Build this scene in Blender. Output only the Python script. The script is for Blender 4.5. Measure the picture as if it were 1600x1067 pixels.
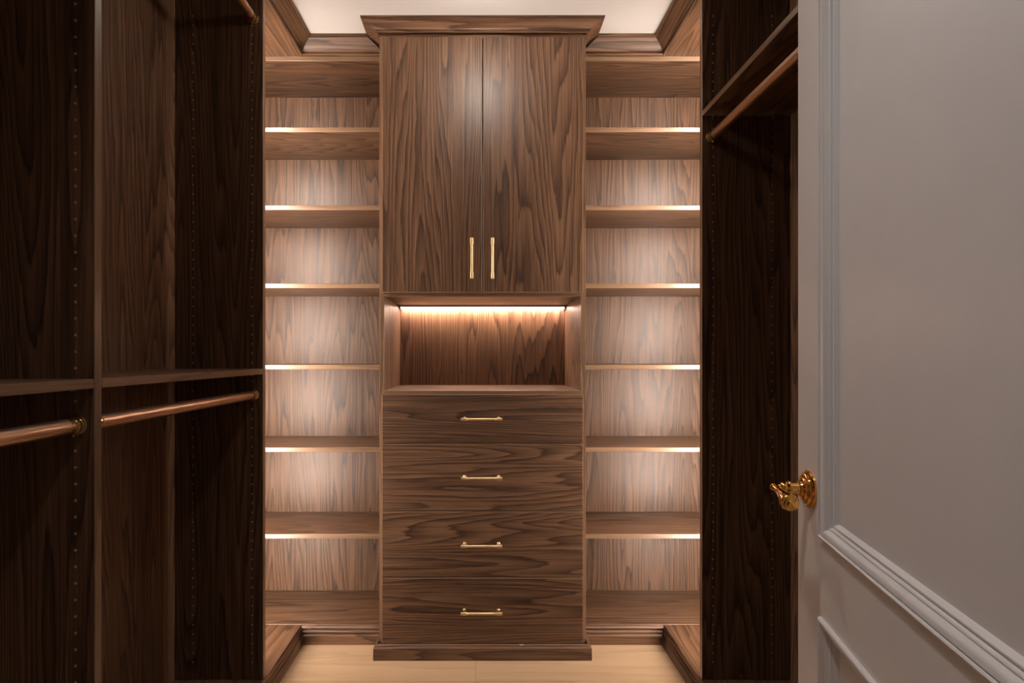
import bpy, bmesh, math, random
from mathutils import Vector, Matrix
random.seed(7)
for o in list(bpy.data.objects): bpy.data.objects.remove(o, do_unlink=True)
S = bpy.context.scene
COL = S.collection
PI = math.pi
# ------------------------------------------------------------------ camera
CZ = 1.185                                   # camera height, m
F = 800.0                                    # focal length in px of a 1600 px frame
cam = bpy.data.cameras.new('camera'); cam.sensor_width = 36; cam.lens = F/1600*36
cam.shift_x = (800-754)/1600; cam.shift_y = (555-533.5)/1600; cam.clip_start = 0.02
co = bpy.data.objects.new('camera', cam); COL.objects.link(co)
co.location = (0, 0, CZ); co.rotation_euler = (PI/2, 0, 0); S.camera = co
# ------------------------------------------------------------------ world, exposure, lamp strengths
w = bpy.data.worlds.new('world'); S.world = w; w.use_nodes = True
w.node_tree.nodes['Background'].inputs[0].default_value = (1.0, 0.91, 0.84, 1)
w.node_tree.nodes['Background'].inputs[1].default_value = 0.10
S.view_settings.view_transform = 'Standard'; S.view_settings.look = 'None'
S.view_settings.gamma = 1; S.view_settings.use_curve_mapping = False
S.view_settings.exposure = 0.0
DOME_E, LED_E, NICHE_E, SPOT_W = 78.0, 380.0, 130.0, 30.0
LAMP_Y = 1.58
# ------------------------------------------------------------------ helpers
def link(o, parent=None):
    COL.objects.link(o)
    if parent is not None: o.parent = parent
    return o
def wloc(o):
    v = Vector((0, 0, 0))
    while o is not None: v += o.location; o = o.parent
    return v
def obj(name, bm, mats, parent=None, smooth=False, kind=None, label=None, origin=None):
    if parent is not None: off = wloc(parent)
    else: off = Vector(origin) if origin else Vector((0, 0, 0))
    bmesh.ops.translate(bm, verts=bm.verts, vec=-off)
    bmesh.ops.recalc_face_normals(bm, faces=bm.faces)
    me = bpy.data.meshes.new(name); bm.to_mesh(me); bm.free()
    if not isinstance(mats, (list, tuple)): mats = [mats]
    for m in mats: me.materials.append(m)
    if smooth:
        me.shade_smooth()
        if smooth is not True: me.set_sharp_from_angle(angle=math.radians(smooth))
    o = bpy.data.objects.new(name, me)
    if parent is None: o.location = off
    link(o, parent)
    if kind: o['kind'] = kind
    if label: o['label'] = label
    return o
def thing(name, label, cat, loc, group=None):
    o = bpy.data.objects.new(name, None); o.empty_display_size = 0.1
    link(o); o.location = loc; o['label'] = label; o['category'] = cat
    if group: o['group'] = group
    return o
def box_bm(x0, x1, y0, y1, z0, z1, bev=0.0, bm=None):
    own = bm is None
    b = bmesh.new()
    bmesh.ops.create_cube(b, size=1)
    for v in b.verts:
        v.co = Vector(((x0+x1)/2+v.co.x*(x1-x0), (y0+y1)/2+v.co.y*(y1-y0), (z0+z1)/2+v.co.z*(z1-z0)))
    if bev: bmesh.ops.bevel(b, geom=b.edges[:], offset=bev, segments=1, affect='EDGES', profile=0.5)
    if own: return b
    merge(bm, b); return bm
def merge(dst, src):
    me = bpy.data.meshes.new('tmp'); src.to_mesh(me); src.free(); dst.from_mesh(me); bpy.data.meshes.remove(me)
def board(name, x0, x1, y0, y1, z0, z1, grain, parent=None, bev=0.0012, label=None, mats=None, origin=None):
    """a laminated board: faces carry the veneer, its thin edges the paler edge band"""
    b = box_bm(x0, x1, y0, y1, z0, z1, bev)
    d = (x1-x0, y1-y0, z1-z0); t = d.index(min(d))
    b.normal_update()
    for f in b.faces: f.material_index = 0 if abs(f.normal[t]) > .9 else 1
    return obj(name, b, mats or [WAL[grain], EDGE[grain]], parent, label=label, origin=origin)
def sweep(path, prof, bm=None):
    """path: list of (point xyz, offset vec for p, vec for q); prof: closed list of (p, q)"""
    b = bm or bmesh.new(); rings = []
    for P, A, Q in path:
        P, A, Q = Vector(P), Vector(A), Vector(Q)
        rings.append([b.verts.new(P+A*p+Q*q) for p, q in prof])
    n = len(prof)
    for r0, r1 in zip(rings, rings[1:]):
        for i in range(n):
            b.faces.new((r0[i], r0[(i+1) % n], r1[(i+1) % n], r1[i]))
    return b, rings
def capped(path, prof):
    b, r = sweep(path, prof)
    b.faces.new(r[0]); b.faces.new(list(reversed(r[-1])))
    return b
def lathe(prof, origin, axis, n=28, bm=None):
    """prof: (distance along axis, radius)"""
    b = bm or bmesh.new(); ax = Vector(axis).normalized()
    u = ax.orthogonal().normalized(); v = ax.cross(u); O = Vector(origin)
    rings = []
    for t, r in prof:
        if r < 1e-6: rings.append([b.verts.new(O+ax*t)]); continue
        rings.append([b.verts.new(O+ax*t+(u*math.cos(2*PI*k/n)+v*math.sin(2*PI*k/n))*r) for k in range(n)])
    for a, c in zip(rings, rings[1:]):
        for k in range(n):
            k2 = (k+1) % n
            if len(a) == 1 and len(c) == 1: continue
            if len(a) == 1: b.faces.new((a[0], c[k], c[k2]))
            elif len(c) == 1: b.faces.new((a[k], a[k2], c[0]))
            else: b.faces.new((a[k], a[k2], c[k2], c[k]))
    for e in (rings[0], rings[-1]):
        if len(e) > 1: b.faces.new(e)
    return b
# ------------------------------------------------------------------ materials
def mat(name):
    m = bpy.data.materials.new(name); m.use_nodes = True
    nt = m.node_tree; return m, nt, nt.nodes['Principled BSDF']
def N(nt, kind, **kw):
    n = nt.nodes.new(kind)
    for k, v in kw.items(): setattr(n, k, v)
    return n
def ramp(nt, stops, interp='LINEAR'):
    r = nt.nodes.new('ShaderNodeValToRGB'); r.color_ramp.interpolation = interp
    e = r.color_ramp.elements
    while len(e) < len(stops): e.new(0.5)
    for i, (p, c) in enumerate(stops):
        e[i].position = p; e[i].color = (*c, 1) if len(c) == 3 else c
    return r
def mathn(nt, op, a, b=None, c=None):
    n = N(nt, 'ShaderNodeMath', operation=op)
    for i, v in enumerate((a, b, c)):
        if v is None: continue
        if isinstance(v, (int, float)): n.inputs[i].default_value = v
        else: nt.links.new(v, n.inputs[i])
    return n.outputs[0]
def mixc(nt, t, f, a, b):
    n = N(nt, 'ShaderNodeMix', data_type='RGBA', blend_type=t)
    for i, v in ((0, f), (6, a), (7, b)):
        if isinstance(v, (int, float)): n.inputs[i].default_value = v
        elif isinstance(v, tuple): n.inputs[i].default_value = (*v, 1)
        else: nt.links.new(v, n.inputs[i])
    return n.outputs[2]
def wood(name, axis, light, mid, dark, rough=0.44, rings=36.0, ringscale=4.6, contrast=1.0, spec=0.5, bump=0.03, stretch=0.060):
    m, nt, P = mat(name); L = nt.links
    tc = N(nt, 'ShaderNodeTexCoord'); oi = N(nt, 'ShaderNodeObjectInfo')
    cx = N(nt, 'ShaderNodeCombineXYZ')
    for i, k in enumerate((37.3, 91.7, 53.1)): L.new(mathn(nt, 'MULTIPLY', oi.outputs['Random'], k), cx.inputs[i])
    add = N(nt, 'ShaderNodeVectorMath', operation='ADD'); L.new(tc.outputs['Object'], add.inputs[0]); L.new(cx.outputs[0], add.inputs[1])
    def mp(g):
        s = [1.0, 1.0, 1.0]; s['xyz'.index(axis)] = g
        q = N(nt, 'ShaderNodeMapping'); q.inputs['Scale'].default_value = s; L.new(add.outputs[0], q.inputs[0]); return q.outputs[0]
    def noise(vec, sc, det=2, ro=.5, dist=0):
        q = N(nt, 'ShaderNodeTexNoise'); q.inputs['Scale'].default_value = sc; q.inputs['Detail'].default_value = det
        q.inputs['Roughness'].default_value = ro; q.inputs['Distortion'].default_value = dist; L.new(vec, q.inputs['Vector']); return q.outputs['Fac']
    a = noise(mp(stretch), ringscale, 2.5, .45)
    jit = noise(mp(0.10), 42, 3, .6)
    v = mathn(nt, 'ADD', mathn(nt, 'MULTIPLY', a, rings), mathn(nt, 'MULTIPLY', jit, 0.85))
    fr = mathn(nt, 'FRACT', v)
    r1 = ramp(nt, [(0, (.85,)*3), (.10, (1,)*3), (.50, (.74,)*3), (.78, (.40,)*3), (.90, (0,)*3), (.95, (0,)*3), (1, (.85,)*3)])
    L.new(fr, r1.inputs[0])
    fine = noise(mp(0.022), 420, 2, .6)
    med = noise(mp(0.016), 150, 3, .6)
    broad = noise(mp(0.12), 3.5, 2)
    r2 = ramp(nt, [(.30, (0,)*3), (.68, (1,)*3)]); L.new(fine, r2.inputs[0])
    r3 = ramp(nt, [(.32, (0,)*3), (.66, (1,)*3)]); L.new(med, r3.inputs[0])
    r4 = ramp(nt, [(.32, (0,)*3), (.68, (1,)*3)]); L.new(broad, r4.inputs[0])
    t = mathn(nt, 'ADD', mathn(nt, 'MULTIPLY', r1.outputs[0], .42), mathn(nt, 'MULTIPLY', r3.outputs[0], .26))
    t = mathn(nt, 'ADD', t, mathn(nt, 'MULTIPLY', r2.outputs[0], .18))
    t = mathn(nt, 'ADD', t, mathn(nt, 'MULTIPLY', r4.outputs[0], .14))
    if contrast != 1: t = mathn(nt, 'ADD', mathn(nt, 'MULTIPLY', mathn(nt, 'SUBTRACT', t, .5), contrast), .5)
    r5 = ramp(nt, [(.06, dark), (.5, mid), (.92, light)]); L.new(t, r5.inputs[0])
    L.new(r5.outputs[0], P.inputs['Base Color'])
    P.inputs['Roughness'].default_value = rough; P.inputs['Specular IOR Level'].default_value = spec
    b = N(nt, 'ShaderNodeBump'); b.inputs['Strength'].default_value = bump*4; b.inputs['Distance'].default_value = .0006
    L.new(t, b.inputs['Height']); L.new(b.outputs[0], P.inputs['Normal'])
    return m
W_L, W_M, W_D = (.215, .112, .058), (.085, .040, .0195), (.014, .0062, .0032)
WAL = {a: wood('walnut veneer '+a, a, W_L, W_M, W_D) for a in 'xyz'}
EDGE = {a: wood('walnut edge band '+a, a, (.26, .155, .090), (.17, .095, .052), (.085, .043, .023), rings=8, rough=.34) for a in 'xyz'}
def plain(name, col, rough=.5, metal=0., spec=.5, coat=0., noise_amt=0.0, nscale=60, bump=0.0, bscale=400):
    m, nt, P = mat(name); L = nt.links
    P.inputs['Roughness'].default_value = rough; P.inputs['Metallic'].default_value = metal
    P.inputs['Specular IOR Level'].default_value = spec; P.inputs['Coat Weight'].default_value = coat
    tc = N(nt, 'ShaderNodeTexCoord'); q = N(nt, 'ShaderNodeTexNoise'); q.inputs['Scale'].default_value = nscale
    q.inputs['Detail'].default_value = 3; L.new(tc.outputs['Object'], q.inputs['Vector'])
    a = tuple(c*(1-noise_amt) for c in col); b = tuple(min(1, c*(1+noise_amt)) for c in col)
    r = ramp(nt, [(.3, a), (.7, b)]); L.new(q.outputs['Fac'], r.inputs[0]); L.new(r.outputs[0], P.inputs['Base Color'])
    if bump:
        q2 = N(nt, 'ShaderNodeTexNoise'); q2.inputs['Scale'].default_value = bscale; L.new(tc.outputs['Object'], q2.inputs['Vector'])
        bb = N(nt, 'ShaderNodeBump'); bb.inputs['Strength'].default_value = bump; bb.inputs['Distance'].default_value = .001
        L.new(q2.outputs['Fac'], bb.inputs['Height']); L.new(bb.outputs[0], P.inputs['Normal'])
    return m
def emit(name, col, e):
    m, nt, P = mat(name)
    P.inputs['Base Color'].default_value = (*col, 1)
    P.inputs['Emission Color'].default_value = (*col, 1); P.inputs['Emission Strength'].default_value = e
    return m
CEIL = plain('cream ceiling paint', (.62, .585, .55), .85, noise_amt=.012, nscale=6, bump=.12, bscale=260)
WALLP = plain('cream wall paint', (.74, .68, .62), .8, noise_amt=.012, nscale=6, bump=.12, bscale=260)
DOORP = plain('white satin door paint', (.78, .755, .745), .40, noise_amt=.012, nscale=18, bump=.10, bscale=520)
OAK = wood('light oak floor', 'x', (.56, .385, .24), (.50, .335, .20), (.41, .26, .148), rough=.42, rings=7, contrast=.75, ringscale=4)
GOLD = plain('brushed gold', (.95, .68, .37), .30, 1, noise_amt=.01, nscale=12)
BRASS = plain('polished brass', (.86, .47, .13), .10, 1, noise_amt=.05, nscale=40)
BRONZE = plain('satin bronze tube', (.70, .475, .33), .34, 1, noise_amt=.01, nscale=12)
BRONZE2 = plain('pale bronze collar', (.62, .42, .22), .26, 1, noise_amt=.04, nscale=90)
RIM_GLINT = plain('line bore rim painted glint', (.50, .34, .24), .5, noise_amt=.2, nscale=200)  # pale colour stands in for light caught on the hole edges
BORE_SHADE = plain('line bore painted shade', (.012, .008, .006), .8)  # near-black disc paints the shade inside a bore; no real recess
CHIP = plain('pale wood tip', (.75, .60, .36), .45, noise_amt=.1)
STEEL = plain('nickel clip', (.55, .50, .46), .3, 1)
ALU = plain('pale aluminium channel', (.55, .47, .42), .4, 1)
LEDM = emit('warm white led diffuser', (1.0, .88, .78), LED_E)
NICHEM = emit('warm led diffuser in the niche', (1.0, .77, .64), NICHE_E)
DOMEM = emit('opal glass lamp', (1.0, .91, .83), DOME_E)
# ------------------------------------------------------------------ key measures
XF = 0.750; XB = 1.050                       # wardrobe fronts and backs, either side
D1, D2, YN = 1.750, 0.990, 0.250             # far panel, middle partition, near end
YS, YBK = 2.110, 2.412                       # back shelving: front edge, back panel
TF, TW = 2.000, 0.407                        # tower: door front plane, half width
TH = 0.019
H = lambda h: CZ+h                           # height from eye level
ZC = H(1.290); ZTOP = H(1.232); ZB = H(-1.109)
# ------------------------------------------------------------------ setting
def struct(name, bm, m, parent=None, **k):
    return obj(name, bm, m, parent, kind='structure' if parent is None else None, **k)
floor = struct('floor', box_bm(-1.2, 1.2, -.9, 2.6, -.06, -.016), OAK)
pw = 0.185; y = 2.60; row = 0
while y > -0.9:
    y1 = y; y0 = max(y-pw, -.9)
    js = [-1.2]
    if row == 3: js += [-.025]
    else: js += [(-.55, .62, .1, -.75, .33)[row % 5]]
    js += [1.2]
    for a, b_ in zip(js, js[1:]):
        obj('plank', box_bm(a+.0004, b_-.0004, y0+.0004, y1-.0004, -.016, 0, .0005), OAK, floor)
    y = y0; row += 1
struct('ceiling', box_bm(-1.2, 1.2, -.9, 2.6, ZC, ZC+.06), CEIL)
struct('wall_back', box_bm(-1.2, 1.2, 2.43, 2.6, 0, ZC), WALLP)
struct('wall_left', box_bm(-1.2, -1.072, .17, 2.43, 0, ZC), WALLP)
struct('wall_right', box_bm(1.072, 1.2, .17, 2.43, 0, ZC), WALLP)
b = box_bm(-1.2, -.42, .03, .17, 0, ZC); box_bm(.445, 1.2, .03, .17, 0, ZC, bm=b); box_bm(-.42, .445, .03, .17, 2.06, ZC, bm=b)
struct('wall_front', b, WALLP)
b = box_bm(-.42, -.405, .02, .18, 0, 2.06); box_bm(.43, .445, .02, .18, 0, 2.06, bm=b); box_bm(-.42, .445, .02, .18, 2.045, 2.06, bm=b)
struct('trim_1', b, DOORP)
# ------------------------------------------------------------------ mouldings
CR = [(0, 0), (.006, 0), (.010, .002), (.010, .0065), (.004, .0085), (.004, .0105), (.012, .012), (.013, .016), (.017, .021), (.024, .027),
      (.033, .033), (.043, .039), (.049, .043), (.052, .045), (.052, .048), (.058, .050), (.058, .058), (0, .058)]
BA = [(0, .076), (.004, .076), (.005, .0705), (.0098, .0665), (.0098, .0625), (.0045, .0605), (.0045, .0565), (.0125, .0515),
      (.0125, .0475), (.0075, .0455), (.0075, .0415), (.016, .0365), (.016, 0), (0, 0)]
TBASE = [(0, .058), (.004, .058), (.008, .055), (.010, .051), (.017, .047), (.017, 0), (0, 0)]
UP = (0, 0, 1)
# ------------------------------------------------------------------ hanging rods, pin holes
def rod(par, side, ya, yb, z, wy=True):
    x = side*(XF+.033)
    r = obj('hanging_rod', lathe([(0, .0150), (yb-ya-.030, .0150)], (x, ya+.015, z), (0, 1, 0), 32), BRONZE, par, smooth=40)
    for yy, d in ((yb, -1), (ya, 1)):
        pr = [(0, .0195), (.0025, .0195), (.0035, .0183), (.0045, .0193), (.0065, .0190), (.0072, .0168), (.0125, .0168), (.0130, .0180),
              (.0155, .0180), (.0162, .0155), (.030, .0153)]
        f = obj('rod_flange', lathe(pr, (x, yy, z), (0, d, 0), 32), BRONZE2, r, smooth=35)
        obj_s = lathe([(0, .0028), (.004, .0024), (.0048, 0)], (x, yy+d*.010, z-.0170), (0, 0, -1), 10)
        bmesh.ops.translate(obj_s, verts=obj_s.verts, vec=(0, 0, 0))
        obj('grub_screw', obj_s, BRONZE2, r, smooth=35)
    return r
def holes(par, pts, axis):
    """line bored holes: pale rim and dark bore"""
    b = bmesh.new(); ax = Vector(axis)
    for p in pts:
        n0 = len(b.faces)
        lathe([(.0001, .0027), (.0007, .0025), (.0007, .0013), (.00015, .0011)], p, axis, 8, b)
        b.faces.ensure_lookup_table()
        b.faces[len(b.faces)-1].material_index = 1
    return obj('pin_holes', b, [RIM_GLINT, BORE_SHADE], par, kind='stuff')
def hole_col(x, y, z0, z1):
    pts = []; z = z0
    while z < z1: pts.append((x, y, z)); z += .032
    return pts
# ------------------------------------------------------------------ side wardrobes
def wardrobe(name, label, side, ya, yb, parts, shelf_h, rods, led=False, near_end=False):
    t = thing(name, label, 'wardrobe', (side*(XF+XB)/2, (ya+yb)/2, ZB))
    sx = sorted((side*XF, side*XB))
    bx = sorted((side*XB, side*(XB+.012)))
    board('back_panel', bx[0], bx[1], ya, yb+TH, ZB, ZTOP, 'z', t)
    for py in parts:                                       # uprights; py is the camera-side face
        board('side_panel', sx[0], sx[1], py, py+TH, ZB, ZTOP, 'z', t)
        pts = hole_col(side*(XF+.037), py, ZB+.060, ZTOP-.05)+hole_col(side*(XB-.060), py, ZB+.060, ZTOP-.05)
        holes(t, pts, (0, -1, 0))
    ends = sorted(([ya] if not near_end else [])+[p for p in parts])
    spans = []
    s0 = ya if not near_end else None
    edges = sorted(parts)
    lo = ya
    for p in edges:
        if p-lo > .1: spans.append((lo, p))
        lo = p+TH
    for a, c in spans:
        for h in shelf_h:
            board('shelf', sx[0]+.0006, sx[1]-.0006, a+.0004, c-.0004, H(h)-TH, H(h), 'y', t)
            for px in (XF+.037, XB-.060):
                b = bmesh.new()
                lathe([(0, .0025), (.010, .0025), (.0105, .002)], (side*px, c, H(h)-TH-.003), (0, -1, 0), 10, b)
                obj('shelf_pin', b, STEEL, t)
        for h in rods: rod(t, side, a, c, H(h))
    if led:
        y = yb+TH; xs = side*.985
        ch = obj('led_channel', box_bm(xs-.009, xs+.009, y, y+.006, ZB+.02, ZTOP-.02, .0008), ALU, t)
        obj('led_diffuser', box_bm(xs-.0065, xs+.0065, y+.006, y+.010, ZB+.025, ZTOP-.025, .001), LEDM, ch)
    return t
wardrobe('wardrobe', 'dark walnut open wardrobe bay on the left, between the near upright and back shelves', -1, D2+TH, D1, [D1], [-.0455], [-.135, 1.149], led=True)
wardrobe('wardrobe', 'nearest dark walnut hanging bay at the left frame edge, with a shelf above its rod', -1, YN+TH, D2, [D2], [-.0455], [-.135])
wardrobe('wardrobe', 'dark walnut open wardrobe on the right, partly hidden behind the white door', 1, YN+TH, D1, [D2, D1], [.836], [.745], led=True)
for side, word in ((-1, 'left'), (1, 'right')):
    # raised base with its moulding, and the top board with its cornice
    xs = sorted((side*(XF), side*(XB+.012)))
    t = thing('ribbed_plinth', 'low walnut base with ribbed moulding under the %s wardrobe' % word, 'base', (side*.9, 1.2, 0))
    board('top_board', xs[0], xs[1], YN, YS-.0004, ZB-TH, ZB, 'y', t)
    pr = [(p, q) for p, q in BA]
    obj('base_moulding', capped([((side*XF, YN, 0), (-side, 0, 0), UP), ((side*XF, YS, 0), (-side, -1, 0), UP)],
                                [(-TH, .055), (-.0003, .055)]+pr[:0]+[(0, .0755)]+pr[1:-1]+[(-TH, 0)]), WAL['y'], t)
    t = thing('cornice', 'walnut top board and crown moulding above the %s wardrobe' % word, 'cornice', (side*.9, 1.2, ZTOP))
    board('top_panel', xs[0], xs[1], YN, YS+TH, ZTOP, ZTOP+TH, 'y', t)
    obj('crown_moulding', capped([((side*XF, YN, ZTOP), (-side, 0, 0), UP), ((side*XF, YS, ZTOP), (-side, -1, 0), UP)],
                                 [(-.016, .0195), (-.0002, .0195), (-.0002, 0)]+CR[:-1]+[(-.016, .058)]), WAL['y'], t)
# ------------------------------------------------------------------ back shelving either side of the tower
SH = [.939, .6175, .2955, -.0396, -.380, -.737]
for side, word in ((-1, 'left'), (1, 'right')):
    t = thing('shelving_unit', 'backlit walnut shelving bay with seven open levels %s of the central tower' % word, 'shelving', (side*.73, 2.26, 0), 'open shelf bays beside the tower')
    a, c = sorted((side*(TW+.0005), side*(XB-.0005)))
    xs = (a, c)
    board('back_panel', a, c, YBK, YBK+.010, ZB, ZTOP, 'z', t)
    e = sorted((side*XB, side*(XB+.012)))
    board('side_panel', e[0], e[1], D1+TH+.001, YBK+.010, ZB, ZTOP, 'z', t)
    for h in SH: board('shelf', a, c, YS, YBK, H(h)-TH, H(h), 'x', t)
    board('top_panel', a, c, YS, YBK, ZTOP-TH, ZTOP, 'x', t)
    a2, c2 = sorted((side*(TW+.0005), side*XF))
    board('bottom_panel', a, c, YS, YBK, ZB-TH, ZB, 'x', t)
    obj('crown_moulding', capped([((side*XF, YS, ZTOP), (-side, -1, 0), UP), ((side*TW, YS, ZTOP), (side, -1, 0), UP)],
                                 [(-.016, 0)]+CR[:-1]+[(-.016, .058)]), WAL['x'], t)
    obj('base_moulding', capped([((side*XF, YS, 0), (-side, -1, 0), UP), ((side*TW, YS, 0), (side, -1, 0), UP)],
                                [(-TH, .055), (-.0003, .055), (0, .0755)]+BA[1:-1]+[(-TH, 0)]), WAL['x'], t)
# ------------------------------------------------------------------ central tower
T = thing('tower_cabinet', 'tall central walnut cabinet with two doors, a lit niche and four drawers', 'cabinet', (0, 2.2, 0))
CF = TF+.0195                                 # carcass front
for s in (-1, 1):
    e = sorted((s*TW, s*(TW-TH)))
    board('side_panel', e[0], e[1], CF, YBK+.01, .0, ZC-.0005, 'z', T)
IW = TW-TH
NZT, NZB = H(.2315), H(-.1405)
board('niche_top', -IW, IW, CF, YBK+.01, NZT, NZT+TH, 'x', T)
board('niche_shelf', -IW, IW, CF, YBK+.01, NZB-TH, NZB, 'x', T)
board('back_panel', -IW, IW, YBK, YBK+.010, .06, NZT, 'z', T)
board('bottom_panel', -IW, IW, CF, YBK, .040, .055, 'x', T)
board('top_rail', -TW, TW, TF+.013, CF+.001, H(1.247), ZC-.0005, 'x', T)
# cornice and plinth wrap the tower
obj('crown_moulding', capped([((-TW, YS, H(1.232)), (-1, -1, 0), UP), ((-TW, TF, H(1.232)), (-1, -1, 0), UP), ((TW, TF, H(1.232)), (1, -1, 0), UP), ((TW, YS, H(1.232)), (1, -1, 0), UP)],
                             [(0, .0265)]+[(p, .0265+q*31.5/58) for p, q in CR[1:-1]]+[(0, .058)]), WAL['x'], T)
obj('plinth', capped([((-TW, YS, 0), (-1, -1, 0), UP), ((-TW, TF+.002, 0), (-1, -1, 0), UP), ((TW, TF+.002, 0), (1, -1, 0), UP), ((TW, YS, 0), (1, -1, 0), UP)],
                     [(-.0, .052)]+TBASE[1:-1]+[(0, 0)]), WAL['x'], T)
def pull(par, c, axis, half, post):
    """bar pull: turned bar with thicker end sleeves on two round posts"""
    ax = Vector(axis); c = Vector(c); L = half*2
    pr = [(0, .0050), (.0008, .0062), (.0022, .0064), (.004, .0058), (.0055, .0064), (.020, .0064), (.0225, .0058), (.0245, .0064), (.026, .0050),
          (L-.026, .0050), (L-.0245, .0064), (L-.0225, .0058), (L-.020, .0064), (L-.0055, .0064), (L-.004, .0058), (L-.0022, .0064), (L-.0008, .0062), (L, .0050)]
    h = obj('handle', lathe(pr, c-ax*half, axis, 20), GOLD, par, smooth=40)
    for s in (-1, 1):
        p = c+ax*s*post; d = TF-p.y
        obj('handle_post', lathe([(0, .0040), (d-.006, .0040), (d-.004, .0062), (d, .0066)], p, (0, 1, 0), 16), GOLD, par, smooth=40)
    return h
g = .0015
DB, DT = H(.2455), H(1.2445)
doors = []
for s, xa, xb in ((-1, -.3935, -g), (1, g, .3935)):
    d = board('door', xa, xb, TF, TF+TH, DB, DT, 'z', T, bev=.0022)
    pull(d, (s*.040 - .0015, TF-.030, H(.3735)), (0, 0, 1), .0785, .066)
dz = [-.1515, -.3445, -.6090, -.8680, -1.1300]
hz = [-.2465, -.4740, -.7350, -.9940]
for i in range(4):
    d = board('drawer', -.3935, .3935, TF, TF+TH, H(dz[i+1])+g, H(dz[i])-g, 'x', T, bev=.0022)
    b_ = bmesh.new()
    for s in (-1, 1): box_bm(s*.36-.008, s*.36+.008, CF+.001, YBK-.03, H(dz[i+1])+.02, H(dz[i])-.03, bm=b_)
    box_bm(-.352, .352, CF+.001, YBK-.03, H(dz[i+1])+.02, H(dz[i+1])+.03, bm=b_); box_bm(-.352, .352, YBK-.046, YBK-.03, H(dz[i+1])+.03, H(dz[i])-.03, bm=b_)
    obj('drawer_box', b_, EDGE['x'], d)
    pull(d, (-.004, TF-.030, H(hz[i])), (1, 0, 0), .080, .0665)
    if i == 3:
        b_ = lathe([(0, .0115), (.0045, .0035), (.0062, 0)], (.152, TF+.004, H(dz[4])+g), (0, 0, -1), 12)
        obj('bumper', b_, CHIP, d, label='small pale tip showing below the lowest drawer')
# niche light, clips and bored holes
bl = box_bm(-IW+.003, IW-.003, YBK-.034, YBK-.006, NZT-.002, NZT, .0005)
box_bm(-IW+.003, IW-.003, YBK-.036, YBK-.034, NZT-.0085, NZT, .0004, bm=bl)
ch = obj('led_channel', bl, ALU, T)
obj('led_diffuser', box_bm(-IW+.006, IW-.006, YBK-.031, YBK-.014, NZT-.0075, NZT-.002, .001), NICHEM, ch)
for s in (-1, 1):
    obj('led_clip', box_bm(s*(IW-.005)-.004, s*(IW-.005)+.004, YBK-.040, YBK-.004, NZT-.018, NZT, .001), STEEL, T)
pts = []
for s in (1, -1):
    P = []
    for y_ in (CF+.018, YBK-.040):
        for k in range(7): P.append((s*IW, y_, NZB+.035+.032*k))
    holes(T, P, (-s, 0, 0))
# ------------------------------------------------------------------ open white door on the right
u = Vector((-.231, -.973, 0)).normalized()    # from the lock edge towards the hinges
n = Vector((-.973, .231, 0)).normalized()     # out of the visible face
P0 = Vector((.5855, .950, 0)); DW, DH, DT_ = .745, 2.035, .040
def dp(t, z, o=0.0): return P0+u*t+n*o+Vector((0, 0, z))
RB = -.014                                     # how deep the flat panels sit
frames = [(.104, DW-.104, .883, 1.900), (.104, DW-.104, .240, .752)]
b = bmesh.new()
def prism(t0, t1, z0, z1, o0, o1, bb):
    vs = [bb.verts.new(dp(t, z, o)) for o in (o0, o1) for t, z in ((t0, z0), (t1, z0), (t1, z1), (t0, z1))]
    for f in ((0, 1, 2, 3), (7, 6, 5, 4), (0, 4, 5, 1), (1, 5, 6, 2), (2, 6, 7, 3), (3, 7, 4, 0)): bb.faces.new([vs[i] for i in f])
t0, t1 = frames[0][0]+.004, frames[0][1]-.004
for (a, c, z0, z1) in ((0, t0, .008, DH), (t1, DW, .008, DH), (t0, t1, .008, .244), (t0, t1, .748, .887), (t0, t1, 1.896, DH)):
    prism(a, c, z0, z1, -DT_, 0, b)
door = obj('door_1', b, DOORP, None, kind='structure', origin=P0+u*DW)
for (a, c, z0, z1) in frames:
    bb = bmesh.new(); prism(a+.003, c-.003, z0+.003, z1-.003, -DT_+.014, RB, bb)
    obj('door_panel', bb, DOORP, door)
    # bolection moulding: (p inwards, q out of the face)
    MP = [(0, 0), (0, .0035), (.0015, .0060), (.0040, .0070), (.0060, .0058), (.0066, .0015), (.0076, .0015), (.0084, .0046), (.0120, .0036), (.0165, .0002), (.0190, -.0035),
          (.0200, -.0040), (.0215, -.0032), (.0235, -.0042), (.0245, -.0085), (.0258, -.0090), (.0268, -.0068), (.0285, -.0072), (.0305, -.0100), (.0325, -.0125), (.033, RB-.001), (0, RB-.001)]
    path = []
    for (t, z, dt, dz_) in ((a, z0, 1, 1), (c, z0, -1, 1), (c, z1, -1, -1), (a, z1, 1, -1), (a, z0, 1, 1)):
        path.append((dp(t, z, 0), u*dt+Vector((0, 0, dz_)), n))
    bb, _ = sweep(path, MP)
    bmesh.ops.remove_doubles(bb, verts=bb.verts, dist=1e-6)
    obj('panel_moulding', bb, DOORP, door, smooth=28)
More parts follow.
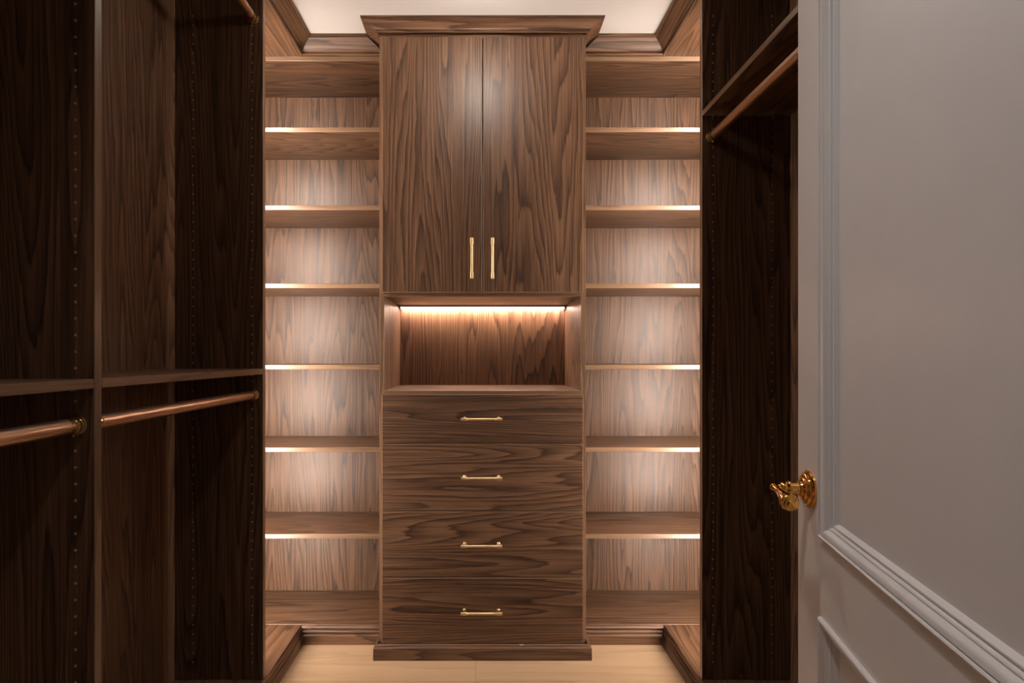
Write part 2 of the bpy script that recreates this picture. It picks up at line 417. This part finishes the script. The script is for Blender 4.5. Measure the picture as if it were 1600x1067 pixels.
# lever handle
tz, hzv = .055, .951
ros = obj('rosette', lathe([(0, .0325), (.003, .0325), (.0050, .0310), (.0058, .0285), (.0062, .0270), (.0085, .0262), (.0100, .0240), (.0104, .0205), (.0125, .0195),
                            (.0140, .0170), (.0142, .0135), (.017, .0125), (.018, .0105)], dp(tz, hzv, 0), n, 40), BRASS, door, smooth=30)
obj('spindle', lathe([(.012, .0098), (.030, .0098), (.0305, .0118), (.0335, .0122), (.0365, .0105), (.0375, .0088), (.041, .0084), (.0425, .0098), (.045, .0092), (.047, .0074), (.054, .0068), (.060, .0060), (.0625, 0.003)],
                    dp(tz, hzv, 0), n, 28), BRASS, ros, smooth=30)
ld = (u*1.0+Vector((0, 0, -.10))).normalized()
obj('lever', lathe([(-.007, .003), (-.0055, .0058), (0, .0070), (.006, .0062), (.018, .0060), (.035, .0078), (.050, .0102), (.058, .0118), (.062, .0112), (.064, .0130), (.068, .0142), (.073, .0142),
                    (.0760, .0128), (.0765, .0098), (.0785, .0088), (.0790, .0058), (.0815, .0042), (.082, 0)], dp(tz+.001, hzv, .0545), ld, 32), BRASS, ros, smooth=30)
bb = bmesh.new(); prism(-.0012, 0, hzv-.028, hzv+.028, -DT_+.009, -.009, bb); obj('latch_plate', bb, BRASS, door)
for z in (.22, 1.02, 1.82):
    q = dp(DW+.004, z, -.002); obj('hinge', lathe([(0, .006), (.09, .006), (.092, .003)], q-Vector((0, 0, .045)), UP, 14), BRASS, door, smooth=40)
# ------------------------------------------------------------------ ceiling lamp over the aisle
LZ = ZC-.075
LT = thing('ceiling_lamp', 'small opal globe ceiling lamp over the aisle, just above the frame', 'lamp', (0, LAMP_Y, ZC-.165))
obj('canopy', lathe([(0, .060), (.010, .060), (.016, .050), (.020, .026), (.034, .026)], (0, LAMP_Y, ZC), (0, 0, -1), 40), GOLD, LT, smooth=35)
gl = [(.05*(1-math.cos(PI*k/16)), .05*math.sin(PI*k/16)) for k in range(17)]
obj('lamp_shade', lathe(gl, (0, LAMP_Y, LZ+.05), (0, 0, -1), 32), DOMEM, LT, smooth=True)
# recessed downlight nearer the doorway
DL = thing('downlight', 'small recessed ceiling downlight near the doorway, above the frame', 'lamp', (0, .62, ZC-.004))
obj('trim_ring', lathe([(0, .050), (.003, .050), (.005, .046), (.005, .038), (.001, .036)], (0, .62, ZC), (0, 0, -1), 40), DOORP, DL, smooth=30)
ld_ = bpy.data.lights.new('downlight_beam', 'SPOT'); ld_.energy = SPOT_W; ld_.color = (1, .96, .93)
ld_.spot_size = math.radians(110); ld_.spot_blend = 1.0; ld_.shadow_soft_size = .05
lo_ = bpy.data.objects.new('downlight_beam', ld_); link(lo_, DL); lo_.location = (0, 0, -.012)
